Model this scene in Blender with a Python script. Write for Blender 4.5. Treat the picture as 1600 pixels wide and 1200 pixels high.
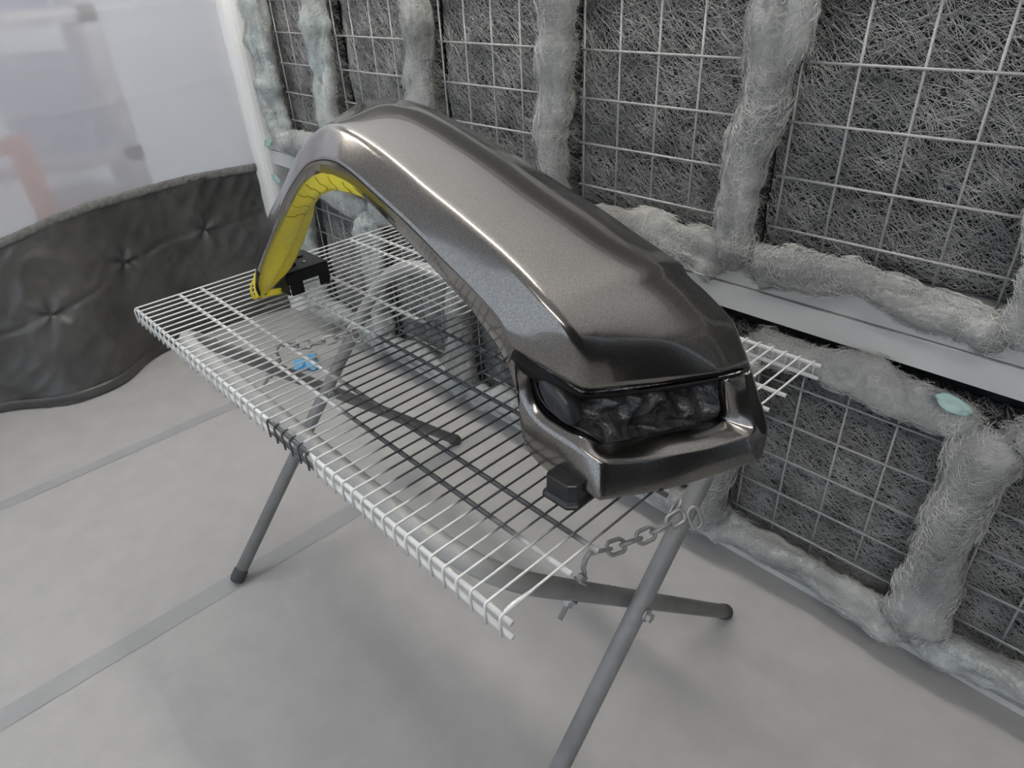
import bpy, math, random
import numpy as np
from mathutils import Vector, Matrix, noise

S = bpy.context.scene
for o in list(bpy.data.objects): bpy.data.objects.remove(o)
C = S.collection
random.seed(7); rng = np.random.default_rng(11)
H = 0.78                                   # shelf top above the floor

# ---------------------------------------------------------------- camera
cam = bpy.data.cameras.new('camera'); cam.sensor_width = 36; cam.lens = 36*1047.88/1600; cam.clip_start = .02
co = bpy.data.objects.new('camera', cam); C.objects.link(co)
RT = Vector((0.69287988, 0.71949639, -0.04735409)); FW = Vector((-0.62716258, 0.5689518, -0.53194073))
UP = RT.cross(FW)
M = Matrix((RT, UP, -FW)).transposed().to_4x4(); M.translation = Vector((1.57759, -0.31055, 0.61077+H))
co.matrix_world = M; S.camera = co
# ---------------------------------------------------------------- world, exposure
W = bpy.data.worlds.new('world'); S.world = W; W.use_nodes = True
bg = W.node_tree.nodes['Background']; bg.inputs[0].default_value = (.77, .87, 1.0, 1); bg.inputs[1].default_value = 1.1
vs = S.view_settings; vs.view_transform = 'Standard'; vs.look = 'None'; vs.gamma = 1; vs.use_curve_mapping = False; vs.exposure = 0.0
LAMP = 22.0
# ---------------------------------------------------------------- materials
def mat(name, col, rough=.5, metal=0., coat=0., coat_r=.03, noise_s=None, noise_c=None, bump=0., bump_s=40., spec=.5, emit=None, es=0, sheen=0., lo=.35, hi=.65, aniso=None):
    m = bpy.data.materials.new(name); m.use_nodes = True; nt = m.node_tree; b = nt.nodes['Principled BSDF']
    b.inputs['Base Color'].default_value = (*col, 1); b.inputs['Roughness'].default_value = rough; b.inputs['Metallic'].default_value = metal
    b.inputs['Coat Weight'].default_value = coat; b.inputs['Coat Roughness'].default_value = coat_r
    b.inputs['Specular IOR Level'].default_value = spec; b.inputs['Sheen Weight'].default_value = sheen
    tc = nt.nodes.new('ShaderNodeTexCoord')
    if noise_s:
        n = nt.nodes.new('ShaderNodeTexNoise'); n.inputs['Scale'].default_value = noise_s; n.inputs['Detail'].default_value = 6; n.inputs['Roughness'].default_value = .6
        r = nt.nodes.new('ShaderNodeValToRGB'); r.color_ramp.elements[0].position = lo; r.color_ramp.elements[1].position = hi
        r.color_ramp.elements[0].color = (*col, 1); r.color_ramp.elements[1].color = (*noise_c, 1)
        nt.links.new(tc.outputs['Object'], n.inputs['Vector']); nt.links.new(n.outputs['Fac'], r.inputs['Fac']); nt.links.new(r.outputs['Color'], b.inputs['Base Color'])
    if bump:
        n2 = nt.nodes.new('ShaderNodeTexNoise'); n2.inputs['Scale'].default_value = bump_s; n2.inputs['Detail'].default_value = 5
        bp = nt.nodes.new('ShaderNodeBump'); bp.inputs['Strength'].default_value = bump; bp.inputs['Distance'].default_value = .01
        nt.links.new(tc.outputs['Object'], n2.inputs['Vector']); nt.links.new(n2.outputs['Fac'], bp.inputs['Height']); nt.links.new(bp.outputs['Normal'], b.inputs['Normal'])
    if emit:
        b.inputs['Emission Color'].default_value = (*emit, 1); b.inputs['Emission Strength'].default_value = es
    return m
MT = {}
MT['floor'] = mat('floor_grey', (.425,.418,.408), .75, noise_s=11, noise_c=(.462,.454,.443), bump=.05, bump_s=260, spec=.25)
MT['seam'] = mat('floor_seam_grey', (.345,.35,.35), .7, noise_s=6, noise_c=(.385,.39,.385), spec=.3)
MT['pad'] = mat('filter_pad_dark', (.03,.03,.03), 1., noise_s=9, noise_c=(.075,.075,.074), bump=.5, bump_s=90, spec=.1)
MT['fibre'] = mat('glass_fibre_grey', (.28,.278,.27), .8, noise_s=9, noise_c=(.56,.555,.54), spec=.2)
MT['fleece'] = mat('filter_fleece', (.26,.258,.25), 1., noise_s=6, noise_c=(.50,.505,.485), bump=.5, bump_s=120, spec=.1)
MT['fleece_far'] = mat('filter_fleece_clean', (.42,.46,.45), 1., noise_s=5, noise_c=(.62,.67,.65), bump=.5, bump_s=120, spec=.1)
MT['fleece_mid'] = mat('filter_fleece_pale', (.40,.41,.395), 1., noise_s=6, noise_c=(.60,.63,.605), bump=.5, bump_s=120, spec=.1)
MT['fleece_fibre'] = mat('fleece_fibre', (.42,.42,.405), .9, noise_s=9, noise_c=(.74,.74,.715), spec=.2)
MT['mint'] = mat('mint_filter_edge', (.42,.62,.555), 1., noise_s=20, noise_c=(.55,.70,.65), spec=.1)
MT['mesh'] = mat('mesh_wire_grey', (.36,.36,.352), .6, noise_s=30, noise_c=(.46,.46,.45), metal=.1)
MT['beam'] = mat('painted_beam', (.60,.595,.58), .5, noise_s=4, noise_c=(.70,.695,.68), spec=.3)
MT['white_wall'] = mat('white_panel', (.78,.78,.77), .55, spec=.3)
MT['post'] = mat('white_post', (.93,.92,.88), .6, noise_s=2, noise_c=(.95,.95,.93), spec=.2)
MT['shelf'] = mat('white_epoxy_wire', (.80,.80,.79), .3, spec=.5)
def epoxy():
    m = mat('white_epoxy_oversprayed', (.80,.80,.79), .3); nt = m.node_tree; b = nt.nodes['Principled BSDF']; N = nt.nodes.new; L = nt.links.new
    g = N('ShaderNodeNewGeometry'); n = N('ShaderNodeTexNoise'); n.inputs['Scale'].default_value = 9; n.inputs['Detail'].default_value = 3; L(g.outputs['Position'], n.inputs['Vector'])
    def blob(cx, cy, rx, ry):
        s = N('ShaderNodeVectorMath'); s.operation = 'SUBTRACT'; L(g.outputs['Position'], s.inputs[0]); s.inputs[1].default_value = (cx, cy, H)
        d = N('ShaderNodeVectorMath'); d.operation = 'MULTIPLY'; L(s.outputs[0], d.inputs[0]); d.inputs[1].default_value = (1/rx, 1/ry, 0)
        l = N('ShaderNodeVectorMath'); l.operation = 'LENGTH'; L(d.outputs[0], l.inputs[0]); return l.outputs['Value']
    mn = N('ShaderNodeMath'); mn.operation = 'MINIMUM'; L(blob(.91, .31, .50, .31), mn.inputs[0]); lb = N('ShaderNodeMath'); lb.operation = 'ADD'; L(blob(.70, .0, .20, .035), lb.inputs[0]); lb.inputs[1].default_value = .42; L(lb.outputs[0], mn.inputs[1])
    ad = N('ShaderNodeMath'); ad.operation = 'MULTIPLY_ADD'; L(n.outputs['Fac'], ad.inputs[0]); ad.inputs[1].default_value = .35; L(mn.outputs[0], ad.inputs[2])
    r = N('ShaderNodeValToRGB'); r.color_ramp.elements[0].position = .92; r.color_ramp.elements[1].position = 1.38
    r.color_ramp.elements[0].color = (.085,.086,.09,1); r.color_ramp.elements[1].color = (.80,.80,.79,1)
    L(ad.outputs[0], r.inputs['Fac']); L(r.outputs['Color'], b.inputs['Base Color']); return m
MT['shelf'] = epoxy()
MT['pipe'] = mat('grey_oversprayed_pipe', (.23,.228,.225), .55, noise_s=14, noise_c=(.34,.335,.33), metal=.25, bump=.06, bump_s=180, lo=.3, hi=.75)
def pipe_rail():
    m = MT['pipe']; nt = m.node_tree; b = nt.nodes['Principled BSDF']; N = nt.nodes.new; L = nt.links.new
    src = b.inputs['Base Color'].links[0].from_socket; g = N('ShaderNodeNewGeometry'); x = N('ShaderNodeSeparateXYZ'); L(g.outputs['Position'], x.inputs[0])
    r = N('ShaderNodeMapRange'); r.inputs['From Min'].default_value = .63; r.inputs['From Max'].default_value = .735; L(x.outputs['Z'], r.inputs['Value'])
    mx = N('ShaderNodeMixRGB'); L(r.outputs[0], mx.inputs[0]); L(src, mx.inputs[1]); mx.inputs[2].default_value = (.46,.46,.45,1); L(mx.outputs[0], b.inputs['Base Color'])
pipe_rail()                                # pipe colour turns paler with height, towards the top rails
MT['zinc'] = mat('zinc_hardware', (.33,.33,.33), .5, metal=.6, noise_s=60, noise_c=(.45,.45,.44))
MT['rubber'] = mat('dark_rubber', (.045,.045,.045), .7, noise_s=40, noise_c=(.08,.08,.08))
MT['black'] = mat('black_plastic', (.008,.008,.009), .42, noise_s=30, noise_c=(.013,.013,.013), spec=.25)
MT['satin'] = mat('satin_black_plastic', (.018,.018,.02), .32, noise_s=60, noise_c=(.03,.03,.032), bump=.05, bump_s=300)
MT['film'] = mat('black_masking_film', (.02,.02,.021), .24, noise_s=50, noise_c=(.05,.05,.05), bump=.35, bump_s=110, spec=.7)
MT['tape'] = mat('yellow_masking_tape', (.92,.74,.03), .45, noise_s=25, noise_c=(.96,.82,.06), bump=.25, bump_s=45)
MT['tape_line'] = mat('yellow_tape_edge', (.50,.38,.02), .6)
MT['skirt'] = mat('black_vinyl_skirt', (.058,.056,.055), .31, noise_s=4, noise_c=(.10,.097,.093), bump=.25, bump_s=16, spec=.5)
MT['band'] = mat('grey_webbing', (.13,.13,.125), .85, noise_s=60, noise_c=(.22,.22,.21))
MT['blue'] = mat('blue_nitrile', (.10,.40,.72), .45, noise_s=30, noise_c=(.22,.55,.85))
MT['red'] = mat('red_paint', (.50,.16,.15), .5, noise_s=8, noise_c=(.55,.20,.19))
MT['steel'] = mat('pale_steel', (.62,.66,.72), .5, noise_s=8, noise_c=(.7,.73,.78))
MT['boxblue'] = mat('blue_grey_box', (.30,.36,.55), .6, noise_s=8, noise_c=(.36,.42,.6))
MT['card'] = mat('cardboard', (.55,.45,.35), .8, noise_s=8, noise_c=(.6,.5,.4))
MT['lens'] = mat('lamp_diffuser', (.9,.9,.9), .4, emit=(1,.95,.875), es=LAMP)
# metallic paint with flake
def paint():
    m = mat('metallic_granite_paint', (.25,.235,.22), .20, metal=1., coat=.6, coat_r=.015)
    nt = m.node_tree; b = nt.nodes['Principled BSDF']
    tc = nt.nodes.new('ShaderNodeTexCoord'); v = nt.nodes.new('ShaderNodeTexVoronoi'); v.inputs['Scale'].default_value = 900
    r = nt.nodes.new('ShaderNodeValToRGB'); r.color_ramp.elements[0].color = (.17,.16,.15,1); r.color_ramp.elements[1].color = (.34,.32,.30,1)
    nt.links.new(tc.outputs['Object'], v.inputs['Vector']); nt.links.new(v.outputs['Color'], r.inputs['Fac']); nt.links.new(r.outputs['Color'], b.inputs['Base Color'])
    return m
MT['paint'] = paint()
def vinyl():
    m = bpy.data.materials.new('clear_vinyl'); m.use_nodes = True; nt = m.node_tree; nt.nodes.clear()
    o = nt.nodes.new('ShaderNodeOutputMaterial'); t = nt.nodes.new('ShaderNodeBsdfRefraction'); t.inputs['Color'].default_value = (.98,.97,.98,1); t.inputs['Roughness'].default_value = .42; t.inputs['IOR'].default_value = 1.12
    d = nt.nodes.new('ShaderNodeBsdfDiffuse'); d.inputs[0].default_value = (.93,.89,.88,1)
    tl = nt.nodes.new('ShaderNodeBsdfTranslucent'); tl.inputs[0].default_value = (1.0,.95,.93,1)
    g = nt.nodes.new('ShaderNodeBsdfGlossy'); g.inputs['Roughness'].default_value = .12
    a = nt.nodes.new('ShaderNodeMixShader'); a.inputs[0].default_value = .5
    bm_ = nt.nodes.new('ShaderNodeMixShader'); c = nt.nodes.new('ShaderNodeMixShader'); c.inputs[0].default_value = .05
    tc = nt.nodes.new('ShaderNodeTexCoord'); n = nt.nodes.new('ShaderNodeTexNoise'); n.inputs['Scale'].default_value = 2.5
    r = nt.nodes.new('ShaderNodeMapRange'); r.inputs['To Min'].default_value = .50; r.inputs['To Max'].default_value = .66
    L = nt.links.new
    L(tc.outputs['Object'], n.inputs['Vector']); L(n.outputs['Fac'], r.inputs['Value']); L(r.outputs[0], bm_.inputs[0])
    L(d.outputs[0], a.inputs[1]); L(tl.outputs[0], a.inputs[2]); L(t.outputs[0], bm_.inputs[1]); L(a.outputs[0], bm_.inputs[2])
    L(bm_.outputs[0], c.inputs[1]); L(g.outputs[0], c.inputs[2]); L(c.outputs[0], o.inputs[0])
    return m
MT['vinyl'] = vinyl()

# ---------------------------------------------------------------- mesh helpers
def mesh(name, v, f, m, smooth=False):
    me = bpy.data.meshes.new(name); me.from_pydata([tuple(map(float, p)) for p in v], [], [tuple(map(int, q)) for q in f]); me.update()
    if m: me.materials.append(MT[m])
    if smooth: me.shade_smooth()
    return me
def add(name, me, parent=None, loc=(0,0,0), rot=(0,0,0), kind=None):
    o = bpy.data.objects.new(name, me); C.objects.link(o); o.location = loc; o.rotation_euler = rot
    if parent: o.parent = parent
    if kind: o['kind'] = kind
    return o
def tag(o, label, cat, group=None):
    o['label'] = label; o['category'] = cat
    if group: o['group'] = group
    return o
def thing(name, label, cat, loc=(0,0,0), group=None):
    o = bpy.data.objects.new(name, None); C.objects.link(o); o.location = loc; o.empty_display_size = .05
    return tag(o, label, cat, group)
def box(x0, x1, y0, y1, z0, z1, b=0):
    v = [(x, y, z) for x in (x0, x1) for y in (y0, y1) for z in (z0, z1)]
    f = [(0,1,3,2),(4,6,7,5),(0,4,5,1),(2,3,7,6),(0,2,6,4),(1,5,7,3)]
    return v, f
def join(*parts):
    V = []; F = []
    for v, f in parts:
        k = len(V); V += list(v); F += [tuple(i+k for i in q) for q in f]
    return V, F
def tube(pts, r, n=8, cap=True):
    P = np.array(pts, float); m = len(P); rr = np.full(m, r) if np.isscalar(r) else np.array(r)
    T = np.gradient(P, axis=0); T /= np.linalg.norm(T, axis=1)[:, None]
    a = np.array([0,0,1.]) if abs(T[0][2]) < .9 else np.array([1.,0,0])
    N = np.cross(T[0], a); N /= np.linalg.norm(N); V = []
    for i in range(m):
        N = N - T[i]*(N@T[i]); N /= np.linalg.norm(N); B = np.cross(T[i], N)
        for k in range(n):
            t = 2*math.pi*k/n; V.append(P[i] + rr[i]*(math.cos(t)*N + math.sin(t)*B))
    F = [(i*n+k, i*n+(k+1)%n, (i+1)*n+(k+1)%n, (i+1)*n+k) for i in range(m-1) for k in range(n)]
    if cap: F += [tuple(range(n))[::-1], tuple(range((m-1)*n, m*n))]
    return V, F
def grid(nu, nv, fn):
    V = [fn(i/(nu-1), j/(nv-1)) for i in range(nu) for j in range(nv)]
    F = [(i*nv+j, (i+1)*nv+j, (i+1)*nv+j+1, i*nv+j+1) for i in range(nu-1) for j in range(nv-1)]
    return V, F
def crom(P, n):
    """smooth curve through points, n samples, even in arc length"""
    P = np.array(P, float); d = np.r_[0, np.cumsum(np.linalg.norm(np.diff(P, axis=0), axis=1))]
    E = np.vstack([2*P[0]-P[1], P, 2*P[-1]-P[-2]]); out = []
    for i in range(len(P)-1):
        p0, p1, p2, p3 = E[i:i+4]
        for t in np.linspace(0, 1, 12, endpoint=False):
            out.append(.5*((2*p1)+(-p0+p2)*t+(2*p0-5*p1+4*p2-p3)*t*t+(-p0+3*p1-3*p2+p3)*t**3))
    out.append(P[-1]); return lin(np.array(out), n)
def lin(P, n):
    P = np.array(P, float); d = np.r_[0, np.cumsum(np.linalg.norm(np.diff(P, axis=0), axis=1))]; s = np.linspace(0, d[-1], n)
    return np.stack([np.interp(s, d, P[:, k]) for k in range(3)], 1)
def fillet(pts, r, n=6):
    """polyline with rounded corners"""
    P = [np.array(p, float) for p in pts]; out = [P[0]]
    for i in range(1, len(P)-1):
        a = P[i-1]-P[i]; b = P[i+1]-P[i]; la = np.linalg.norm(a); lb = np.linalg.norm(b); q = min(r, la*.48, lb*.48)
        A = P[i]+a/la*q; B = P[i]+b/lb*q
        for t in np.linspace(0, 1, n): out.append((1-t)**2*A+2*t*(1-t)*P[i]+t*t*B)
    out.append(P[-1]); return out
def nz(x, y=0, z=0): return noise.noise(Vector((x, y, z)))
def fibres(starts, dirs, curls, offs, w, seg=3):
    """thin triangular strands; numpy, thousands at once. starts (n,3), dirs (n,3) unit*len, curls (n,3), offs normal"""
    n = len(starts); t = np.linspace(0, 1, seg+1)
    P = starts[:, None, :] + dirs[:, None, :]*t[None, :, None] + curls[:, None, :]*(4*t*(1-t))[None, :, None]
    L = dirs/np.linalg.norm(dirs, axis=1)[:, None]; N = offs; B = np.cross(L, N)
    ring = []
    for a in (0, 2.094, 4.189):
        ring.append(P + w*(math.cos(a)*N + math.sin(a)*B)[:, None, :])
    V = np.stack(ring, 2).reshape(-1, 3)                     # n, seg+1, 3
    base = (np.arange(n)*(seg+1)*3)[:, None]
    loc = np.array([[(i*3+k), (i*3+(k+1) % 3), ((i+1)*3+(k+1) % 3), ((i+1)*3+k)] for i in range(seg) for k in range(3)])
    F = (base[:, :, None] + loc[None]).reshape(-1, 4)
    return V, F
def fastmesh(name, V, F, m):
    me = bpy.data.meshes.new(name); V = np.asarray(V, np.float32); F = np.asarray(F, np.int32)
    me.vertices.add(len(V)); me.vertices.foreach_set('co', V.ravel())
    me.loops.add(F.size); me.loops.foreach_set('vertex_index', F.ravel())
    me.polygons.add(len(F)); me.polygons.foreach_set('loop_start', np.arange(0, F.size, 4, dtype=np.int32)); me.polygons.foreach_set('loop_total', np.full(len(F), 4, np.int32))
    me.materials.append(MT[m]); me.update(calc_edges=True); me.validate(); return me

# ================================================================ THE ROOM
floor = add('floor', mesh('floor', *box(-7, 5, -4, 1.35, -.05, 0), 'floor'), kind='structure')
for ux, wd, y0 in ((-.755, .052, -3.5), (.10, .062, -3.5)):
    V, F = grid(2, 60, lambda a, b: (ux+(a-.5)*wd+.004*nz(b*30, a*9+ux), y0+b*(4.45), .0012))
    add('floor_seam', mesh('floor_seam', V, F, 'seam'), floor)
WALLX0, WALLX1 = -1.32, 3.2
add('wall_back', mesh('wall_back', *box(WALLX0, WALLX1, 1.06, 1.14, 0, 1.56), 'pad'), kind='structure')
add('wall_upper', mesh('wall_upper', *box(-1.5, WALLX1, 1.0, 1.14, 1.56, 2.75), 'white_wall'), kind='structure')
add('ceiling', mesh('ceiling', *box(-1.5, 3.6, -1.9, 1.14, 2.75, 2.82), 'white_wall'), kind='structure')
add('wall_near', mesh('wall_near', *box(3.6, 3.7, -2.6, 1.14, 0, 2.82), 'pad'), kind='structure')
# grey sheet metal beam with a shadow gap, and the base rail
bv, bf = join(box(-1.30, WALLX1, .985, 1.06, H-.018, H+.060), box(-1.30, WALLX1, .980, 1.06, H-.078, H-.021), box(-1.30, WALLX1, .995, 1.06, H-.022, H-.016))
add('trim_1', mesh('trim_1', bv, bf, 'beam'), kind='structure')
bv, bf = join(box(-1.30, WALLX1, 1.0, 1.06, 0, .075), box(-1.30, WALLX1, .985, 1.06, 0, .018))
add('trim_2', mesh('trim_2', bv, bf, 'beam'), kind='structure')
add('trim_3', mesh('trim_3', *box(-1.30, WALLX1, 1.0, 1.06, H+.60, H+.635), 'beam'), kind='structure')
# white corner post, softly rounded
pp = [(-1.56,1.16),(-1.56,1.0)] + [(-1.50+.06*math.cos(a), 1.0+.06*math.sin(a)-.0) for a in np.linspace(math.pi, 1.5*math.pi, 6)] + [(-1.36+.05*math.cos(a), .99+.05*math.sin(a)) for a in np.linspace(1.5*math.pi, 2*math.pi, 6)] + [(-1.31,1.16)]
n = len(pp); V = [(x, y, z) for z in (0, 2.75) for x, y in pp]; F = [(i, i+1, n+i+1, n+i) for i in range(n-1)] + [(n-1, 0, n, 2*n-1)] + [tuple(range(n))[::-1], tuple(range(n, 2*n))]
add('trim_4', mesh('trim_4', V, F, 'post'), kind='structure')

# ceiling lamps of the booth, with one added near the camera
def lamp(label, x0, x1, y, z, tilt):
    t = thing('strip_lamp', label, 'lamp', ((x0+x1)/2, y, z), 'booth strip lamps'); t.rotation_euler = (tilt, 0, 0); L = (x1-x0)/2
    hv, hf = join(box(-L, L, -.11, .11, .012, .05), box(-L, L, -.115, -.105, -.012, .05), box(-L, L, .105, .115, -.012, .05), box(-L-.005, -L, -.115, .115, -.012, .05), box(L, L+.005, -.115, .115, -.012, .05))
    add('housing', mesh('lamp_housing', hv, hf, 'white_wall'), t)
    for s in (-1, 1):
        add('tube', mesh('lamp_tube', *tube([(-L+.03, s*.05, -.005), (L-.03, s*.05, -.005)], .024, 10), 'lens', True), t)
lamp('twin tube strip lamp along the filter wall top', -.9, 1.5, .78, 2.62, math.radians(-35))
lamp('twin tube strip lamp on the ceiling beyond the curtain end', -1.2, -.2, -.2, 2.68, 0)
lamp('added twin tube strip lamp near the camera, lighting the filter wall', 1.7, 3.4, -.9, 2.64, math.radians(25))  # unseen lamp, added to brighten the filter wall from the front

# ================================================================ FILTER WALL
# shared fibre beds, local: x 0..0.5 along wall, z 0..h up, y negative = out of the wall
def fibre_bed(name, w, h, n, angs, seed, wd=.00068):
    g = np.random.default_rng(seed)
    st = np.stack([g.uniform(0, w, n), -g.uniform(0, .012, n), g.uniform(0, h, n)], 1)
    an = np.radians(g.choice(angs, n) + g.normal(0, 15, n)); ln = g.uniform(.035, .11, n)
    D = np.stack([np.cos(an)*ln, g.normal(0, .004, n), np.sin(an)*ln], 1); st -= D/2
    cu = g.normal(0, .16, n)*ln; K = np.stack([-np.sin(an)*cu, -np.abs(g.normal(0, .002, n)), np.cos(an)*cu], 1)
    N = np.tile([0, -1., 0], (n, 1))
    V, F = fibres(st, D, K, N, wd, 4)
    V[:, 0] = np.clip(V[:, 0], -.004, w+.004); V[:, 2] = np.clip(V[:, 2], -.004, h+.004)
    # follow the pad's swell
    V[:, 1] += np.array([pad_y(x/w, z/h, 0) for x, z in zip(V[:, 0], V[:, 2])])
    return fastmesh(name, V, F, 'fibre')
def pad_y(a, b, s):
    e = min(a, 1-a, b, 1-b); return -.022*min(1, e*9)**.6 - .011*nz(a*4+s, b*4, 3+s) - .005*nz(a*11, b*9+s, 1) - .012*max(0, nz(a*2+b*3, b*2-a, 7+s))
def pad_mesh(name, w, h):
    V, F = grid(40, 40, lambda a, b: (a*w, pad_y(a, b, 0), b*h)); return mesh(name, V, F, 'pad', True)
UP_W, UP_H, LO_W, LO_H = .508, .52, .495, .575
padU = pad_mesh('pad_upper', UP_W, UP_H); padL = pad_mesh('pad_lower', LO_W, LO_H)
bedU = fibre_bed('fibres_upper', UP_W, UP_H, 4300, [34, -38, -40], 3); bedL = fibre_bed('fibres_lower', LO_W, LO_H, 4600, [-30, -34, 38], 4)
wire_h = mesh('mesh_wire_h', *tube([(-.215,0,0),(.215,0,0)], .0026, 6), 'mesh', True)
wire_h0 = mesh('mesh_wire_short', *tube([(-.165,0,0),(.165,0,0)], .0026, 6), 'mesh', True)
wire_vu = mesh('mesh_wire_v', *tube([(0,0,0),(0,0,.52)], .0026, 6), 'mesh', True)
ordn = ['first', 'second', 'third', 'fourth', 'fifth', 'sixth', 'seventh', 'eighth', 'ninth']
PU = [-1.03, -.615, -.06, .462, .977, 1.492, 2.007]; PL = [.998+.500*k for k in range(-4, 3)]; GU = [-.672, -.128, .405, .922, 1.442, 1.957, 2.47]
for i, x in enumerate(PU):
    t = tag(add('filter_pad', padU, None, (GU[i]-.512, 1.045, H+.070)), 'dark fibrous filter pad of the upper row, %s from the white post' % ordn[i], 'filter pad', 'filter pads of the upper row')
    add('fibre_strands', bedU, t, kind='stuff')
    g = thing('wire_mesh_panel', 'grey wire mesh grid over the %s upper filter pad from the white post' % ordn[i], 'wire mesh', (x, .98, H+.06), 'mesh panels of the upper row')
    nv = 5 if i else 4; pt = (.1045, .1075, .1045, .1025, .1025, .1025, .1025)[i]
    for k in range(nv): add('wire', wire_vu, g, (k*pt, .0027, 0))
    for z in (.130, .231, .333, .435, .537): add('wire', wire_h if i else wire_h0, g, (pt*(nv-1)/2, -.0027, z-.06))
for i, x in enumerate(PL):
    t = tag(add('filter_pad', padL, None, (x-.047, 1.045, H-.705)), 'dark fibrous filter pad of the lower row, %s from the white post' % ordn[i], 'filter pad', 'filter pads of the lower row')
    add('fibre_strands', bedL, t, kind='stuff')
    g = thing('wire_mesh_panel', 'grey wire mesh grid over the %s lower filter pad from the white post' % ordn[i], 'wire mesh', (x, .98, H-.65), 'mesh panels of the lower row')
    for k in range(5): add('wire', wire_vu, g, (k*.1005, .0027, 0))
    for z in (-.211, -.312, -.410, -.510, -.608): add('wire', wire_h, g, (.205, -.0027, z+.65))

# rolled, fuzzy filter edges between the panels
def fleece(name, label, path, rad, flat, seed, m, group, nfib=1800, amp=.22, wall_y=None, part=None):
    """lumpy soft roll along a path; flat = (a,b) scales across; fibres on its surface"""
    P = crom(path, 46); rr = np.interp(np.linspace(0, 1, 46), np.linspace(0, 1, len(rad)), rad)
    T = np.gradient(P, axis=0); T /= np.linalg.norm(T, axis=1)[:, None]; n = 18; V = []; NN = []
    for i in range(46):
        out = np.array([0, -1., 0]); side = np.cross(T[i], out); side /= np.linalg.norm(side); e = min(1, .35+min(i, 45-i)*.22)
        for k in range(n):
            a = 2*math.pi*k/n; d = flat[0]*math.cos(a)*side + flat[1]*math.sin(a)*out
            q = P[i] + rr[i]*d*e; s = 1 + amp*2.2*nz(q[0]*13+seed, q[1]*13, q[2]*13) + amp*nz(q[0]*34, q[1]*34+seed, q[2]*34) + .16*math.sin(3*a+i*.13*(1 if seed % 2 else -1)+seed)
            V.append(P[i] + rr[i]*d*e*s); NN.append(d/np.linalg.norm(d))
    F = [(i*n+k, (i+1)*n+k, (i+1)*n+(k+1) % n, i*n+(k+1) % n) for i in range(45) for k in range(n)] + [tuple(range(n)), tuple(range(45*n, 46*n))[::-1]]
    me = mesh(name, V, F, m, True); o = tag(add(name, me), label, 'filter roll', group)
    g = np.random.default_rng(seed); V = np.array(V); NN = np.array(NN)
    idx = g.integers(0, 45*n, nfib); idx = idx[NN[idx][:, 1] < .35]; k = len(idx)
    st = V[idx]; N = NN[idx]; Tn = T[idx//n]; Bn = np.cross(N, Tn); st = st + Tn*g.uniform(-.006, .006, k)[:, None] + Bn*g.uniform(-.006, .006, k)[:, None]
    an = g.uniform(0, 2*math.pi, k); ln = g.uniform(.012, .034, k); D = (Tn*np.cos(an)[:, None] + Bn*np.sin(an)[:, None])*ln[:, None] + N*g.uniform(-.001, .003, k)[:, None]
    K = N*g.uniform(.0005, .0035, k)[:, None] + Bn*g.normal(0, .003, k)[:, None]
    fv, ff = fibres(st - D/2 + N*.0006, D, K, N, .0004, 3)
    add('loose_fibres', fastmesh(name+'_fibres', fv, ff, 'fleece_fibre'), o, kind='stuff')
    return o
RU = [-1.10]+GU; RL = [.998-.050+.500*k for k in range(-4, 4)]
posts = ['first', 'second', 'third', 'fourth', 'fifth', 'sixth', 'seventh', 'eighth']
for i, x in enumerate(RU):
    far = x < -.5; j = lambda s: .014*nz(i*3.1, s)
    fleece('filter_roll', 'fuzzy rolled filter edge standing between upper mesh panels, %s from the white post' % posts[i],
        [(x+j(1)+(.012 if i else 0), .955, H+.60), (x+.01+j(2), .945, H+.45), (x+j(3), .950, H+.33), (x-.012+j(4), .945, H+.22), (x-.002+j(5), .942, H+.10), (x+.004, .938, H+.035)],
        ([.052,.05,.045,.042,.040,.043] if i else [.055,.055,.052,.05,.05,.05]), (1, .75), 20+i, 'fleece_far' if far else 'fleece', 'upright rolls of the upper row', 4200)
for i, x in enumerate(RL):
    far = x < -.5
    fleece('filter_roll', 'fuzzy rolled filter edge standing between lower mesh panels, %s from the white post' % posts[i],
        [(x+.018, .940, H-.13), (x+.012+.02*nz(i, 9), .945, H-.25), (x+.005, .940, H-.36), (x-.006, .945, H-.48), (x-.008+.02*nz(i, 5), .942, H-.60), (x, .938, H-.675)],
        [.056,.050,.046,.045,.050,.058], (1, .75), 40+i, 'fleece_far' if far else 'fleece', 'upright rolls of the lower row', 4200)
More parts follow.
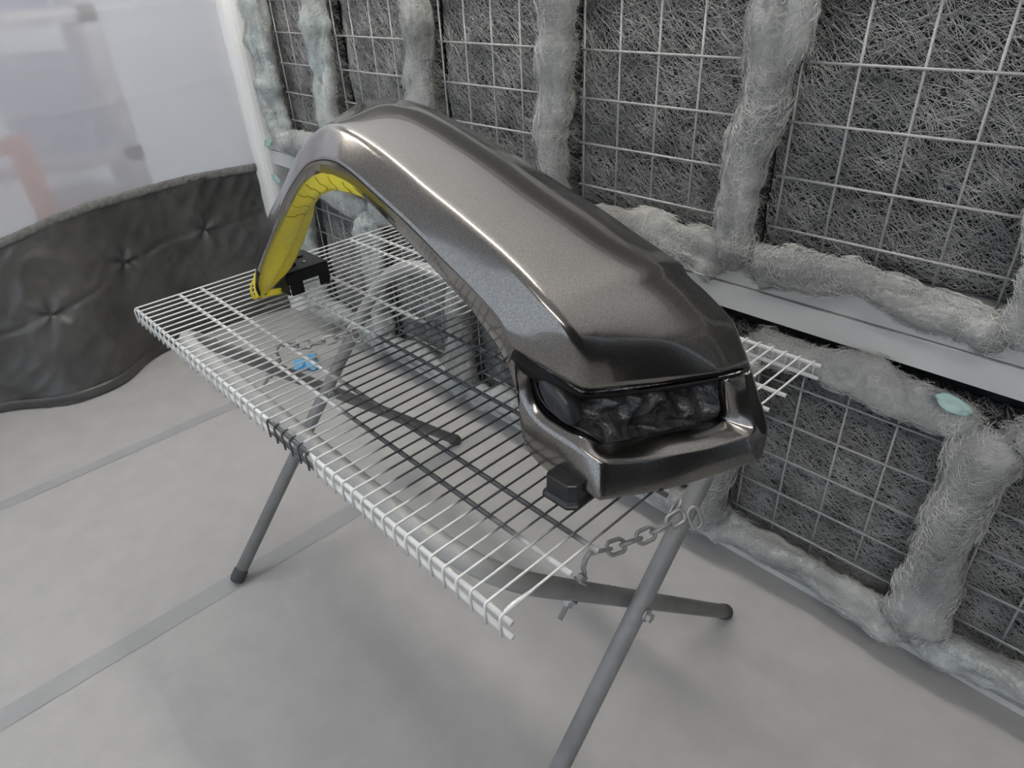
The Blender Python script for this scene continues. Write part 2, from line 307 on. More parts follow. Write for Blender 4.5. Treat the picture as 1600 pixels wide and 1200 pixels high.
for i in range(7):
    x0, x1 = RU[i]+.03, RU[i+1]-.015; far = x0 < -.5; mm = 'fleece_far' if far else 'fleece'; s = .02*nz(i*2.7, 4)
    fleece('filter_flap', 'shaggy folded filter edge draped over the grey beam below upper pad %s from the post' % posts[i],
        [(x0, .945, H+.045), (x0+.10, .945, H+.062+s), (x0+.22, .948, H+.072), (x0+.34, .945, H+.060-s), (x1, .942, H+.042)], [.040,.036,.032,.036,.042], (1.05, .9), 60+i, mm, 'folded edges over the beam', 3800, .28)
    x0, x1 = RL[i]+.02, RL[i+1]-.01
    fleece('filter_flap', 'shaggy folded filter edge hanging under the grey beam above lower pad %s from the post' % posts[i],
        [(x0, .965, H-.135), (x0+.10, .965, H-.118+s), (x0+.22, .968, H-.122), (x0+.34, .965, H-.135+s), (x1, .960, H-.150)], [.040,.034,.038,.036,.044], (1.0, .8), 80+i, mm, 'folded edges under the beam', 3400, .30)
    fleece('filter_flap', 'pale folded filter edge lying along the floor rail under lower pad %s from the post' % posts[i],
        [(x0-.01, .945, H-.685), (x0+.09, .950, H-.672), (x0+.22, .952, H-.662+s), (x0+.34, .950, H-.678), (x1+.01, .945, H-.70)], [.045,.040,.037,.037,.045], (1.0, .8), 100+i, 'fleece_far' if far else 'fleece_mid', 'folded edges along the floor', 3400, .25)
# small mint coloured scraps of clean filter
for k, (x, y, z, rz) in enumerate([(-1.275,.965,H-.135,.3), (-1.275,.965,H+.012,-.4), (1.385,.934,H-.100,.25)]):
    V, F = grid(10, 7, lambda a, b: ((a-.5)*.09*(1-.5*abs(b-.5)), -.006*math.sin(a*3.1)-.006*nz(a*4, b*4, k), (b-.5)*.045*(1-1.6*(a-.5)**2)))
    ob = add('filter_scrap', mesh('filter_scrap', V, F, 'mint', True), None, (x, y, z), (0, rz, .1)); ob.scale = (.75, 1, .75)
    tag(ob, ['mint green scrap of filter sticking out below the beam end by the white post', 'mint green scrap of filter above the beam end by the white post', 'mint green scrap of filter under the grey beam at the right', 'mint green scrap of filter over the grey beam at the right'][k], 'filter scrap', 'mint filter scraps')
    md = ob.modifiers.new('thickness', 'SOLIDIFY'); md.thickness = .004

# ================================================================ CURTAIN
def curve1(v, ks, vals): return float(np.interp(v, ks, vals))
cv = [-2.4, -1.6, -1.0, -.6, -.31, -.15, -.03, .12, .27, .42, .56, .75, .93]
cub = [-1.40,-1.32,-1.44,-1.46,-1.41,-1.30,-1.245,-1.265,-1.385,-1.43,-1.46,-1.44,-1.40]
cs = crom([(a, b, 0) for a, b in zip(cv, cub)], 200)
def ubot(v): return float(np.interp(v, cs[:, 0], cs[:, 1]))
SEAM = [(-2.4,.66),(-.6,.63),(-.07,.635),(.0,.65),(.12,.675),(.27,.684),(.64,.692),(.93,.682)]
def zs(v): return curve1(v, [a for a, b in SEAM], [b for a, b in SEAM])
def cur_u(v, z):                                     # the curtain bellies out towards its hem
    f = max(0, min(1, 1 - z/1.0)); top = -1.385 + .012*math.sin(v*5) + .01*nz(v*2, z)
    return top*(1-f) + ubot(v)*f
curtain = thing('curtain', 'clear vinyl curtain with a black skirt hanging beside the white post', 'curtain', (0,0,0))
V, F = grid(110, 150, lambda a, b: (lambda v: (lambda z: (cur_u(v, z)+.012*nz(v*3.1, z*1.2, 5)+.010*math.sin(v*17+2*nz(v*2, z))*max(0, nz(v*3, z*.8, 2))+.008*math.exp(-((z-1.0-.05*v-.01*nz(v*4))/.008)**2)+.006*math.exp(-((z-1.30-.02*v)/.008)**2), v, z))(zs(v)+.01+b*(2.7-zs(v))))(-2.4+a*3.335))
add('clear_vinyl', mesh('clear_vinyl', V, F, 'vinyl', True), curtain)
pinch = [(-.02,.35),(.30,.44),(.66,.465),(-.40,.28)]
def zmid(v): return curve1(v, [-2.4,-.35,-.12,.14,.30,.48,.70,.93], [.25,.28,.33,.38,.43,.465,.46,.48])
def skirt(a, b):
    v = -2.4+a*3.335; z0 = .004+.0*v; z = z0 + b*(zs(v)-z0); u = cur_u(v, z)
    u += .020*nz(v*4.5+z*2.0, z*3.0, 2) + .014*(1-2*abs(nz(v*6+z*5, z*4-v*2, 6)))*.6 + .008*(1-2*abs(nz(v*13-z*9, z*7+v*3, 4)))*.7
    dz = z-zmid(v); u -= .012*math.exp(-(dz/.012)**2)*(.5+.5*nz(v*6, 1))
    for pv, pz in pinch:
        d = math.hypot(v-pv, z-pz); an = math.atan2(z-pz, v-pv)
        u += .010*math.exp(-(d/.10)**2)*math.sin(an*4+pv*20) - .009*math.exp(-(d/.03)**2)
    if b > .93: u -= .010*nz(v*24, 3)*(1-(b-.93)/.07)
    return (u, v, z)
V, F = grid(420, 96, skirt); add('black_skirt', mesh('black_skirt', V, F, 'skirt', True), curtain)
V, F = grid(160, 5, lambda a, b: (lambda v: (cur_u(v, zs(v))+.012+.004*math.sin(b*math.pi), v, zs(v)-.016+b*.034+.002*nz(v*30)))(-2.4+a*3.335))
o = add('seam_band', mesh('seam_band', V, F, 'band', True), curtain); md = o.modifiers.new('thickness', 'SOLIDIFY'); md.thickness = .003
V, F = grid(160, 5, lambda a, b: (lambda v: (ubot(v)+.012+.006*math.sin(b*math.pi), v, .003+b*.045))(-2.4+a*3.335))
o = add('hem_band', mesh('hem_band', V, F, 'skirt', True), curtain); md = o.modifiers.new('thickness', 'SOLIDIFY'); md.thickness = .004

# ---- workshop seen through the vinyl
add('wall_far', mesh('wall_far', *box(-6.6, -6.5, -4, 1.35, 0, 3), 'white_wall'), kind='structure')
add('wall_side', mesh('wall_side', *box(-6.5, -1.56, 1.16, 1.25, 0, 3), 'white_wall'), kind='structure')
rack = thing('storage_rack', 'pale steel storage rack blurred behind the vinyl curtain', 'rack', (-1.98, .18, 0))
for a, b in ((-.17,-.95),(.17,-.95),(-.17,.38),(.17,.38)): add('upright', mesh('upright', *box(a-.02, a+.02, b-.035, b+.035, 0, 2.2), 'steel'), rack)
for z in (.25, .745, 1.27, 1.80): add('rack_shelf', mesh('rack_shelf', *box(-.19, .19, -.98, .42, z, z+.055), 'steel'), rack)
for k, (y, z, w, d, h, m, nm) in enumerate([(.34,.8005,.28,.28,.36,'boxblue','tall blue grey crate on the middle shelf of the rack behind the vinyl'), (-.25,.8005,.40,.28,.26,'card','brown carton on the middle shelf of the rack behind the vinyl'), (.20,1.3255,.5,.28,.28,'boxblue','wide blue grey crate on the upper shelf of the rack behind the vinyl'), (-.30,.3055,.4,.28,.28,'steel','pale carton on the low shelf of the rack behind the vinyl'), (.32,.3055,.26,.26,.33,'steel','taller pale carton on the low shelf of the rack behind the vinyl')]):
    bv, bf = join(box(-d/2, d/2, -w/2, w/2, 0, h), box(-d/2-.012, d/2+.012, -w/2-.012, w/2+.012, h-.05, h+.006))
    tag(add('storage_box', mesh('storage_box', bv, bf, m), None, (-1.98, y, z)), nm, 'box', 'boxes on the rack')
jk = thing('red_post', 'red steel post blurred behind the vinyl curtain', 'post', (-1.68, .15, 0))
add('column', mesh('red_column', *box(-.04, .04, -.035, .035, .03, .92), 'red'), jk); add('base', mesh('red_base', *box(-.10, .10, -.12, .12, 0, .03), 'red'), jk); add('arm', mesh('red_arm', *box(-.02, .02, -.30, -.035, .86, .91), 'red'), jk)

# ================================================================ STAND
st = thing('folding_stand', 'grey oversprayed pipe folding stand with crossed legs carrying the wire shelves', 'stand', (.6, .37, 0))
ST = Vector((.6, .37, 0)); PR = .0165
def loc(P): return [(p[0]-ST.x, p[1]-ST.y, p[2]-ST.z) for p in P]
zr = H-.012-PR-.006
def uframe(x0, x1, vr, vf): return fillet([(x0, vf, PR*.75), (x0, vr, zr), (x1, vr, zr), (x1, vf, PR*.75)], .16, 12)
FA = uframe(.071, 1.106, .036, .785); FB = uframe(.108, 1.142, .612, -.022)
for P in (FA, FB):
    add('pipe_frame', mesh('pipe_frame', *tube(loc(P), PR, 16), 'pipe', True), st)
def along(a, b, d):
    a = np.array(a); b = np.array(b); return a+(b-a)/np.linalg.norm(b-a)*d
for P in (FA, FB):
    for a, b in ((P[0], P[1]), (P[-1], P[-2])):
        add('foot_cap', mesh('foot_cap', *tube(loc([along(a, b, -.006), along(a, b, .002), along(a, b, .026), along(a, b, .03)]), [.0165, .0190, .0190, .0172], 14), 'rubber', True), st)
def lerpw(a, b, z):
    a = np.array(a); b = np.array(b); t = (z-a[2])/(b[2]-a[2]); return a+(b-a)*t
# crossing of the two frames (in y,z)
def cross():
    a, b = np.array(FA[0]), np.array((FA[0][0], .036, zr)); c, d = np.array(FB[0]), np.array((FB[0][0], .612, zr))
    best = min(((abs(lerpw(a, b, z)[1]-lerpw(c, d, z)[1]), z) for z in np.linspace(.1, .7, 400))); return lerpw(a, b, best[1])[1], best[1]
cy, cz = cross()
def hexbolt(p, d, r, h, name='bolt'):
    p = np.array(p, float); d = np.array(d, float); d /= np.linalg.norm(d)
    v1 = tube([p, p+d*h*.25], r*1.35, 14); v2 = tube([p+d*h*.25, p+d*h], r, 6)
    return mesh(name, *join((loc(v1[0]), v1[1]), (loc(v2[0]), v2[1])), 'zinc')
for x0, x1 in ((.071, .108), (1.106, 1.142)):
    add('pivot_bolt', hexbolt((x1+PR, cy, cz-.002), (1, 0, 0), .009, .012), st)
    add('pivot_nut', hexbolt((x0-PR, cy, cz-.002), (-1, 0, 0), .009, .016), st)
# eye bolts through the frames and the two chains
def link_mesh():
    a, b, r = .019, .0105, .0036; P = []
    for k in range(24):
        t = 2*math.pi*k/24; P.append((max(-1, min(1, 0))+(a-b)*(1 if math.cos(t) > 0 else -1)+b*math.cos(t), b*math.sin(t), 0))
    V = []; n = 7
    for i in range(24):
        p = np.array(P[i]); T = np.array(P[(i+1) % 24])-np.array(P[i-1]); T /= np.linalg.norm(T); N = np.cross(T, (0,0,1))
        for k in range(n): t = 2*math.pi*k/n; V.append(p+r*(math.cos(t)*N+math.sin(t)*np.array([0,0,1.])))
    F = [(i*n+k, i*n+(k+1) % n, ((i+1) % 24)*n+(k+1) % n, ((i+1) % 24)*n+k) for i in range(24) for k in range(n)]
    return mesh('chain_link', V, F, 'zinc', True)
LK = link_mesh()
def chain(A, B, sag):
    A = np.array(A); B = np.array(B); P = [A+(B-A)*t-np.array([0,0,sag*4*t*(1-t)]) for t in np.linspace(0, 1, 200)]
    L = np.r_[0, np.cumsum(np.linalg.norm(np.diff(P, axis=0), axis=1))]; n = int(L[-1]/.0295)
    for k in range(n):
        s = (k+.5)*L[-1]/n; i = int(np.searchsorted(L, s)); i = max(1, min(198, i)); p = P[i]; T = Vector(P[i+1]-P[i-1]).normalized()
        q = T.to_track_quat('X', 'Z') @ Matrix.Rotation(math.radians(45 if k % 2 else -45), 4, 'X').to_quaternion()
        o = add('chain_link', LK, st); o.rotation_mode = 'QUATERNION'; o.rotation_quaternion = q; o.location = Vector(p)-ST
# near chain: eye bolt on frame A leg, wrapped on frame B leg
pA = lerpw(FA[-1], (FA[-1][0], .036, zr), .560); pB = lerpw(FB[-1], (FB[-1][0], .612, zr), .585)
pA2 = lerpw(FA[0], (FA[0][0], .036, zr), .545); pB2 = lerpw(FB[0], (FB[0][0], .612, zr), .575)
for q, s in ((pA, 1), (pA2, 1)):
    up = np.array([0, .71, .70]); base = np.array(q)
    add('eye_bolt', mesh('eye_bolt', *tube(loc([base-up*.050, base+up*.030, base+up*.034+np.array([0,-.006,.012]), base+up*.036+np.array([0,-.002,.026]), base+up*.038+np.array([0,.010,.032]), base+up*.038+np.array([0,.018,.022])]), .0045, 8), 'zinc', True), st)
    for d in (-1, 1): add('nut', hexbolt(base+up*d*PR*.9, up*d, .009, .012), st)
eA = np.array(pA)+np.array([0, .040, .052]); eA2 = np.array(pA2)+np.array([0, .040, .052])
chain(eA, np.array(pB)+np.array([.004, -.022, .004]), .012); chain(eA2, np.array(pB2)+np.array([.004, -.022, .004]), .012)
for q in (pB, pB2):   # link wrapped over the rear leg
    for dx in (-.019, .019):
        o = add('chain_link', LK, st); o.location = Vector(q)+Vector((dx, -.006, -.004))-ST; o.rotation_euler = (.4, 1.1*(1 if dx > 0 else -1), 0)

# ================================================================ WIRE SHELVES
WR, RR = .0017, .0036; PITCH = .0254
def shelf(label, flip, y_lip, depth, rods, z, x_off, edge_tail):
    """flip=1: lip at small y; flip=-1: lip at large y"""
    t = thing('wire_shelf', label, 'wire shelf', (x_off, y_lip, z), 'white wire shelves on the stand')
    path = fillet([(0, -flip*.0005, -.034), (0, -flip*.0005, 0), (0, flip*depth, 0)], .007, 6)
    w = mesh('shelf_wire', *tube(path, WR, 7), 'shelf', True)
    for k in range(48): add('wire', w, t, (k*PITCH, 0, 0))
    rod = mesh('shelf_rod', *tube([(-.006,0,0),(1.207,0,0)], RR, 10), 'shelf', True)
    add('lip_rod', rod, t, (0, flip*(RR+WR), -(RR+WR))); add('lip_rod', rod, t, (0, flip*(RR+WR), -.030))
    for y in rods: add('cross_rod', rod, t, (0, flip*y, -(RR+WR)))
    return t
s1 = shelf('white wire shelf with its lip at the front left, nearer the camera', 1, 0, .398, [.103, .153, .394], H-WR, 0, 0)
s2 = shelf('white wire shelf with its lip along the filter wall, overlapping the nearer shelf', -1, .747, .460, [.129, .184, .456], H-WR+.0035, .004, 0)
V, F = tube([(46.99*PITCH, .008, .0), (46.99*PITCH, .022, .001), (46.99*PITCH, .034, .0), (46.99*PITCH, .052, -.001)], [.0026, .0036, .0030, .0022], 7)
add('tape_scrap', mesh('tape_scrap', V, F, 'shelf', True), s1)

# ================================================================ FENDER
FO = Vector((.66, .32, H)); fen = thing('car_fender', 'dark metallic grey arched car fender lying on the wire shelves, yellow tape on one leg', 'fender', FO)
def fl(P): return [(p[0]-FO.x, p[1]-FO.y, p[2]-FO.z) for p in P]
r1 = [(.178,.212,.7870),(.2000,.206,.8180),(0.2240,0.2000,0.8438),(0.3119,0.2000,0.9236),(0.3947,0.2000,0.9923),(0.4652,0.2000,1.0498),(0.5163,0.2000,1.0893),(0.5572,0.2000,1.1133),(0.5999,0.2000,1.1286),(0.6382,0.2000,1.1310),(0.6765,0.2000,1.1270),(0.7157,0.2000,1.1157),(0.7616,0.2000,1.0950),(0.8051,0.2000,1.0753),(0.8678,0.2000,1.0437),(0.9075,0.2000,1.0237),(0.9424,0.2000,1.0045),(0.9716,0.2000,0.9835),(0.9944,0.2000,0.9644),(1.0108,0.2000,0.9442)]
r2 = [(.205,.205,.800),(.235,.192,.832),(0.3083,0.1800,0.8993),(0.3980,0.1780,0.9784),(0.4778,0.1780,1.0516),(0.5257,0.1780,1.0918),(0.5798,0.1780,1.1292),(0.6101,0.1780,1.1473),(0.6376,0.1780,1.1569),(0.6691,0.1780,1.1632),(0.6960,0.1780,1.1643),(0.7123,0.1780,1.1620),(0.7411,0.1780,1.1533),(0.7754,0.1780,1.1393),(0.8436,0.1780,1.1119),(0.8831,0.1780,1.0937),(0.9214,0.1780,1.0749),(0.9594,0.1780,1.0583),(0.9953,0.1780,1.0410),(1.0200,0.1790,1.0250),(1.0330,0.1800,1.0080),(1.0410,0.1850,0.9843)]
r3 = [(.176,.222,.812),(0.2059,0.2140,0.8614),(0.2645,0.2120,0.9283),(0.3447,0.2120,1.0058),(0.4221,0.2120,1.0663),(0.4753,0.2120,1.1109),(0.5168,0.2120,1.1429),(0.5521,0.2120,1.1650),(0.5837,0.2120,1.1817),(0.6119,0.2120,1.1933),(0.6369,0.2120,1.1988),(0.6593,0.2120,1.1995),(0.6802,0.2120,1.1978),(0.7099,0.2120,1.1928),(0.7382,0.2120,1.1853),(0.7739,0.2120,1.1738),(0.8082,0.2120,1.1608),(0.8486,0.2120,1.1447),(0.9078,0.2120,1.1237),(0.9634,0.2120,1.1022),(0.9984,0.2120,1.0874),(1.0325,0.2120,1.0697),(1.0650,0.2130,1.0474),(1.0880,0.2150,1.0289),(1.1040,0.2190,1.0083),(1.1120,0.2250,0.9800),(1.1150,0.2310,0.9300)]
r6 = [(.10,.27,.82),(.13,.30,.88),(.17,.35,.96),(.21,.40,1.04),(.255,.445,1.105),(.32,.464,1.150),(.3627,.465,1.1712),(0.4258,0.4650,1.1801),(0.4970,0.4650,1.1810),(0.5540,0.4650,1.1736),(0.6242,0.4650,1.1584),(0.7094,0.4650,1.1360),(0.7761,0.4650,1.1183),(0.8522,0.4650,1.0958),(0.9399,0.4650,1.0700),(1.0142,0.4650,1.0446),(1.0608,0.4650,1.0295),(1.0947,0.4650,1.0170),(1.1034,0.4650,1.0049),(1.1363,0.4650,0.9881),(1.1768,0.4650,0.9608),(1.1936,0.4650,0.9368),(1.2155,0.4650,0.9003)]
NA, NB = 46, 60
def split(P, ia): return np.vstack([crom(P[:ia+1], NA), crom(P[ia:], NB)[1:]])
Q1, Q2, Q3, Q6 = split(r1, 9), split(r2, 10), split(r3, 11), split(r6, 8)
NS = NA+NB-1
def corner(a, b, c, r, n):
    la = np.linalg.norm(a-b); lc = np.linalg.norm(c-b); A = b+(a-b)*min(.45, r/la); D = b+(c-b)*min(.45, r/lc)
    return [(1-t)**2*A+2*t*(1-t)*b+t*t*D for t in np.linspace(0, 1, n)]
def section(i):
    p1, p2, p3, p6 = Q1[i], Q2[i], Q3[i], Q6[i]
    cen = np.array([.62, 0, .82]); d = np.array([cen[0]-p1[0], 0, cen[2]-p1[2]]); d /= np.linalg.norm(d)
    p0 = p1+(np.array([0, .034, 0])+d*.006 if i > NA+8 else np.array([0, .018, 0])+d*.001); up = np.cross(np.gradient(Q3, axis=0)[i], p6-p3); up /= np.linalg.norm(up)
    if up[2] < 0: up = -up
    kk = min(1, max(0, (i-NA*.45)/14)); ta = p3+(p6-p3)*.28+up*.004; tb = p3+(p6-p3)*.56+up*(.007+.002*kk); tc = p3+(p6-p3)*.80+up*(.007+.003*kk)
    p7 = p6-up*(.030 if i > NA else .008)+np.array([0, .004, 0])
    S_ = [p0, p0*.5+p1*.5] + corner(p0, p1, p2, .004, 4) + [p1*.5+p2*.5] + corner(p1, p2, p3, .005, 6) + [p2*.5+p3*.5] + corner(p2, p3, ta, .011, 7)
    S_ += [p3*.5+ta*.5] + corner(p3, ta, tb, .03, 4) + corner(ta, tb, tc, .022, 4) + corner(tb, tc, p6, .012, 4) + corner(tc, p6, p7, .008, 4) + [p7]
    return S_
SEC = [section(i) for i in range(NS)]; NP = len(SEC[0])
def loft(i0, i1, j0=0, j1=None):
    j1 = j1 or NP; n = j1-j0; V = [p for i in range(i0, i1) for p in SEC[i][j0:j1]]
    return fl(V), [(i*n+j, i*n+j+1, (i+1)*n+j+1, (i+1)*n+j) for i in range(i1-i0-1) for j in range(n-1)]
def solid(o, t=.003, off=-1):
    m = o.modifiers.new('thickness', 'SOLIDIFY'); m.thickness = t; m.offset = off; return o
K0 = 9
o = solid(add('painted_shell', mesh('painted_shell', *loft(K0, NS), 'paint', True), fen))
o = solid(add('leg_end', mesh('leg_end', *loft(0, K0+1), 'black', True), fen)); o['label'] = 'unpainted black lower leg'
# rubber bead along the arch edge, near half
bead = [Q1[i]+np.array([0, .004, 0])+(lambda d: d/np.linalg.norm(d)*.004)(np.array([.62-Q1[i][0], 0, .82-Q1[i][2]])) for i in range(NA+6, NS, 2)]

add('edge_seal', mesh('edge_seal', *tube(fl(bead), .0034, 8), 'rubber', True), fen)
# shallow push-pin dimple in the top near the lamp edge
i, j = 92, NP-14
best = None
for ii in range(80, NS-2):
    for jj in range(18, NP-6):
        d = SEC[ii][jj]-np.array([1.150, .352, .949]); q = d@d
        if best is None or q < best[0]: best = (q, ii, jj)
_, ii, jj = best; pc = SEC[ii][jj]; nn = np.cross(SEC[ii+1][jj]-SEC[ii-1][jj], SEC[ii][jj+1]-SEC[ii][jj-1]); nn /= np.linalg.norm(nn); nn = nn if nn[2] > 0 else -nn
e1 = np.cross(nn, [0, 1, 0]); e1 /= np.linalg.norm(e1); e2 = np.cross(nn, e1)
V, F = grid(20, 5, lambda a, b: tuple(pc+(e1*math.cos(2*math.pi*a)+e2*math.sin(2*math.pi*a))*(.002+.0085*b)+nn*(.0006+.0014*math.sin(b*math.pi)-.001*(1-b))))
add('dimple', mesh('dimple', fl(V), F, 'paint', True), fen)

# front corner with the lamp opening
def seg3(a, b, c, na=26, nb=30, nc=16): return np.vstack([crom(a, na), crom(b, nb)[1:], crom(c, nc)[1:]])
def segl(a, b, c, na=26, nb=30, nc=16): return np.vstack([lin(a, na), lin(b, nb)[1:], lin(c, nc)[1:]])
kA, kB, kC = (1.1673,.2010,.8017), (1.1580,.2150,.8490), (1.1380,.2330,.8520)
eA_, eB_, eC_ = (1.2595,.4449,.7740), (1.2440,.4320,.8138), (1.2035,.4220,.8225)
RA = seg3([(1.0108,.2,.9442),(1.0211,.2,.9161),(1.0277,.2,.8726),(1.0345,.2,.8272),(1.0494,.2,.8098),(1.0856,.2,.7990),(1.1300,.2,.8006),kA], [kA,(1.2003,.2878,.7810),(1.2226,.3464,.7750),(1.2458,.4073,.7730),eA_], [eA_,(1.2580,.4580,.7900),(1.2535,.4640,.8222),(1.2351,.4650,.8590),(1.2155,.4650,.9003)])
RB = seg3([(1.0260,.1940,.9720),(1.0195,.2030,.9231),(1.0299,.2050,.8920),(1.0502,.2050,.8726),(1.0824,.2050,.8640),(1.1244,.2065,.8590),kB], [kB,(1.1760,.2620,.8340),(1.1931,.3071,.8240),(1.2175,.3620,.8172),eB_], [eB_,(1.2440,.4465,.8215),(1.2260,.4550,.8540),(1.2100,.4590,.8940)])
RC = seg3([(1.0290,.2000,.9680),(1.0283,.2150,.9370),(1.0329,.2150,.9089),(1.0439,.2150,.8855),(1.0644,.2150,.8742),(1.0988,.2150,.8700),(1.1210,.2175,.8682),kC], [kC,(1.1500,.2800,.8390),(1.1740,.3420,.8324),eC_], [eC_,(1.2090,.4341,.8275),(1.2073,.4297,.8652),(1.2050,.4240,.8970)])
nr = len(RA); tt = np.r_[np.zeros(26), np.linspace(0, 1, 30)[1:], np.ones(15)]
RD = RC + np.stack([-.014*tt, .014*(1-tt)+0*tt, -.003+0*tt], 1)
RA0 = RA + np.stack([-.020*tt, .020*(1-tt), 0*tt], 1) + np.array([0, 0, .002])
rows = []
for i in range(nr):
    a0, a, b, c, d = RA0[i], RA[i], RB[i], RC[i], RD[i]
    rows.append([a0] + corner(a0, a, b, .004, 4) + [a*.5+b*.5] + corner(a, b, c, .004, 4) + [b*.5+c*.5] + corner(b, c, d, .003, 4) + [d])
m_ = len(rows[0]); V = [p for r in rows for p in r]; F = [(i*m_+j, i*m_+j+1, (i+1)*m_+j+1, (i+1)*m_+j) for i in range(nr-1) for j in range(m_-1)]
o = solid(add('front_corner', mesh('front_corner', fl(V), F, 'paint', True), fen), .0025); o['label'] = 'painted corner framing the lamp opening'
# roof edge above the opening, turned in
TE = crom([(1.0410,.1850,.9843),(1.0645,.2000,.9651),(1.0930,.2160,.9435),(1.1110,.2320,.9273),(1.1148,.2450,.9208),(1.1411,.2850,.9168),(1.1878,.3600,.9148),(1.2136,.4250,.9094),(1.2170,.4520,.9040)], nr)
V, F = grid(nr, 3, lambda a, b: tuple(TE[round(a*(nr-1))]+np.array([-.018*b*2, .006*b*2, -.002-.016*b*2])))
o = solid(add('opening_edge', mesh('opening_edge', fl(V), F, 'black', True), fen), .002)
# crumpled film inside the opening
def film(a, b):
    i = round(a*(nr-1)); p = RD[i]*(1-b)+(TE[i]+np.array([-.026, .010, -.016]))*b; s = math.sin(math.pi*b)
    inw = np.array([-.016*(.4+.6*tt[i]), .012*(1-tt[i]), -.002])*s
    n1 = nz(p[0]*16, p[1]*16, p[2]*22); n2 = 1-2*abs(nz(p[0]*24+4, p[1]*24, p[2]*20)); n3 = 1-2*abs(nz(p[0]*60, p[1]*60+3, p[2]*45)); e = min(1, b*6, (1-b)*6)
    return tuple(p+inw+np.array([.022*n1+.020*n2+.004*n3-.014, -.006*n2, .006*n1])*e)
V, F = grid(nr, 44, film); o = add('masking_film', mesh('masking_film', fl(V), F, 'film', True), fen); o['label'] = 'crumpled black film masking the lamp opening'
# taped block at the outer end of the opening
V, F = grid(16, 14, lambda a, b: (lambda al, be: (1.078+.034*math.cos(al)*math.cos(be), .232+.020*math.sin(be)*1.0-.018*math.cos(be)*.4, .905+.024*math.sin(al)*math.cos(be)-.55*.034*math.cos(al)*math.cos(be)))(2*math.pi*a, -math.pi/2+math.pi*b))
o = add('masked_block', mesh('masked_block', fl(V), F, 'satin', True), fen)
# lens gasket lines
add('gasket', mesh('gasket', *tube(fl([RC[i]+np.array([.0, .010, .004]) for i in range(3, 26, 2)]), .0022, 6), 'satin', True), fen)
# support foot under the front corner
ft = [[(1.096,.172),(1.100,.166),(1.138,.166),(1.148,.176),(1.146,.205),(1.136,.214),(1.104,.214),(1.096,.205)], 1]
def ring(sx, z): c = np.array([1.121, .190]); return [(*(c+np.array([-.004, .010])+(np.array(p)-c)*sx), z) for p in ft[0]]
lv = [ring(1.13, H+.0008), ring(1.16, H+.0035), ring(1.13, H+.007), ring(.98, H+.009), ring(.95, H+.024), ring(.95, H+.038)]
V = [p for l in lv for p in l]; n = 8; F = [(i*n+k, i*n+(k+1) % n, (i+1)*n+(k+1) % n, (i+1)*n+k) for i in range(len(lv)-1) for k in range(n)] + [tuple(range(n))[::-1], tuple(range((len(lv)-1)*n, len(lv)*n))]
o = add('support_foot', mesh('support_foot', fl(V), F, 'satin'), fen); o.modifiers.new('soft', 'BEVEL').width = .002
# black bracket behind the taped leg
bx = join(box(.115, .228, .262, .368, H+.052, H+.056), box(.224, .228, .262, .368, H+.028, H+.056), box(.224, .228, .268, .300, H+.001, H+.029), box(.224, .228, .340, .366, H+.004, H+.029),
          box(.115, .228, .364, .368, H+.012, H+.054), box(.115, .228, .262, .266, H+.004, H+.054), box(.175, .195, .29, .308, H+.056, H+.061), box(.150, .160, .33, .345, H+.056, H+.060))
o = add('mounting_bracket', mesh('mounting_bracket', fl(bx[0]), bx[1], 'black'), fen); o.modifiers.new('soft', 'BEVEL').width = .0015; o['label'] = 'black plastic mounting bracket'
add('bracket_clip', mesh('bracket_clip', fl(box(.190,.197,.325,.331,H+.056,H+.0585)[0]), box(0,1,0,1,0,1)[1], 'shelf'), fen)
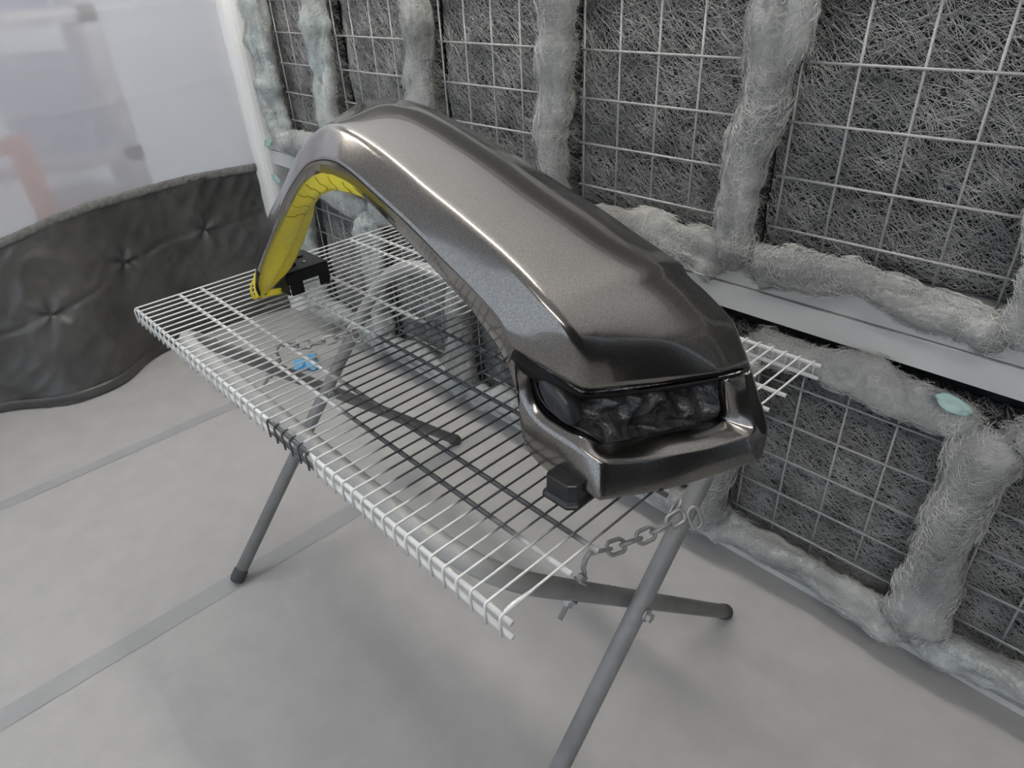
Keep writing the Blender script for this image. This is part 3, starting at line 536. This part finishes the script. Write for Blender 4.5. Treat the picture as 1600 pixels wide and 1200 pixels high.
# yellow masking tape on the inside of the far leg
tin = crom([(.150,.250,.7835),(0.1781,0.2550,0.8018),(0.2493,0.2650,0.8544),(0.2921,0.2750,0.9011),(0.3409,0.2800,0.9559),(0.3989,0.2750,1.0091),(0.4220,0.2700,1.0330),(0.4891,0.2550,1.0656),(0.5705,0.2350,1.0916),(0.6223,0.2250,1.1017),(.700,.222,1.098)], 64)
tou = crom(r1[:12], 64)
def tape(a, b):
    i = round(a*63); p, q = tou[i], tin[i]; d = np.array([.64-p[0], 0, .80-p[2]]); d /= np.linalg.norm(d); ex = min(1, (1-a)*9+.02)
    if b < .12: r = p+np.array([0, -.0030, 0])-d*.007*(1-b/.12)*ex+d*.0025*(b/.12)
    else:
        t = (b-.12)/.88; r = p*(1-t)+q*t+d*(.0035+.010*math.sin(t*math.pi)*(1 if t < .6 else .5))*ex
    w = .0016*nz(p[0]*40, b*5)+.0010*nz(p[0]*90, b*14, 3)
    return tuple(r+d*w+np.array([0, -.0012, 0]))
V, F = grid(64, 16, tape); o = solid(add('masking_tape', mesh('masking_tape', fl(V), F, 'tape', True), fen), .0012, 0)
o['label'] = 'yellow masking tape wrapped on the far leg'; TP = o
for k in range(7):                                    # overlapping short pieces round the bend
    i = 34+4*k; P = [np.array(tape(i/63+.010*math.sin(b*3.1), .14+b*.55))+np.array([0, -.0008, -.0008]) for b in np.linspace(0, 1, 8)]
    add('tape_edge', mesh('tape_edge', *tube(fl(P), .0009, 5), 'tape_line', True), TP)
# folded tape wrapped under the tip and a loose flap
V, F = grid(12, 8, lambda a, b: (.172+.022*a+.002*b, .208+.052*a, H+.0012+.022*b*(1-.35*a)+.0015*nz(a*6, b*6)))
solid(add('tape_wrap', mesh('tape_wrap', fl(V), F, 'tape', True), TP), .0012, 0)
V, F = grid(12, 4, lambda a, b: (.176+.030*a+.0*b, .204-.013*math.sin(a*2.2)+.004*a-(b-.5)*.010*(1-a*.9), H+.002+.054*a+(b-.5)*.004))
solid(add('tape_flap', mesh('tape_flap', fl(V), F, 'tape', True), TP), .0012, 0)

# ================================================================ SMALL THINGS
def glove(a, b):
    t = a*2*math.pi; r = .035*math.sin(math.pi*b)**.7*(1+.45*math.sin(3*t+1)*math.sin(math.pi*b)+.5*nz(math.cos(t)*2, math.sin(t)*2, b*3))
    return (r*math.cos(t)*1.3, r*math.sin(t)*1.3, max(.001, .02-.02*math.cos(math.pi*b)+.014*nz(math.cos(t)*3, math.sin(t)*3, b*5)))
V, F = grid(40, 22, glove)
tag(add('crumpled_glove', mesh('crumpled_glove', V, F, 'blue', True), None, (-.79, .70, 0.001)), 'crumpled light blue glove on the floor under the wire shelves', 'glove')
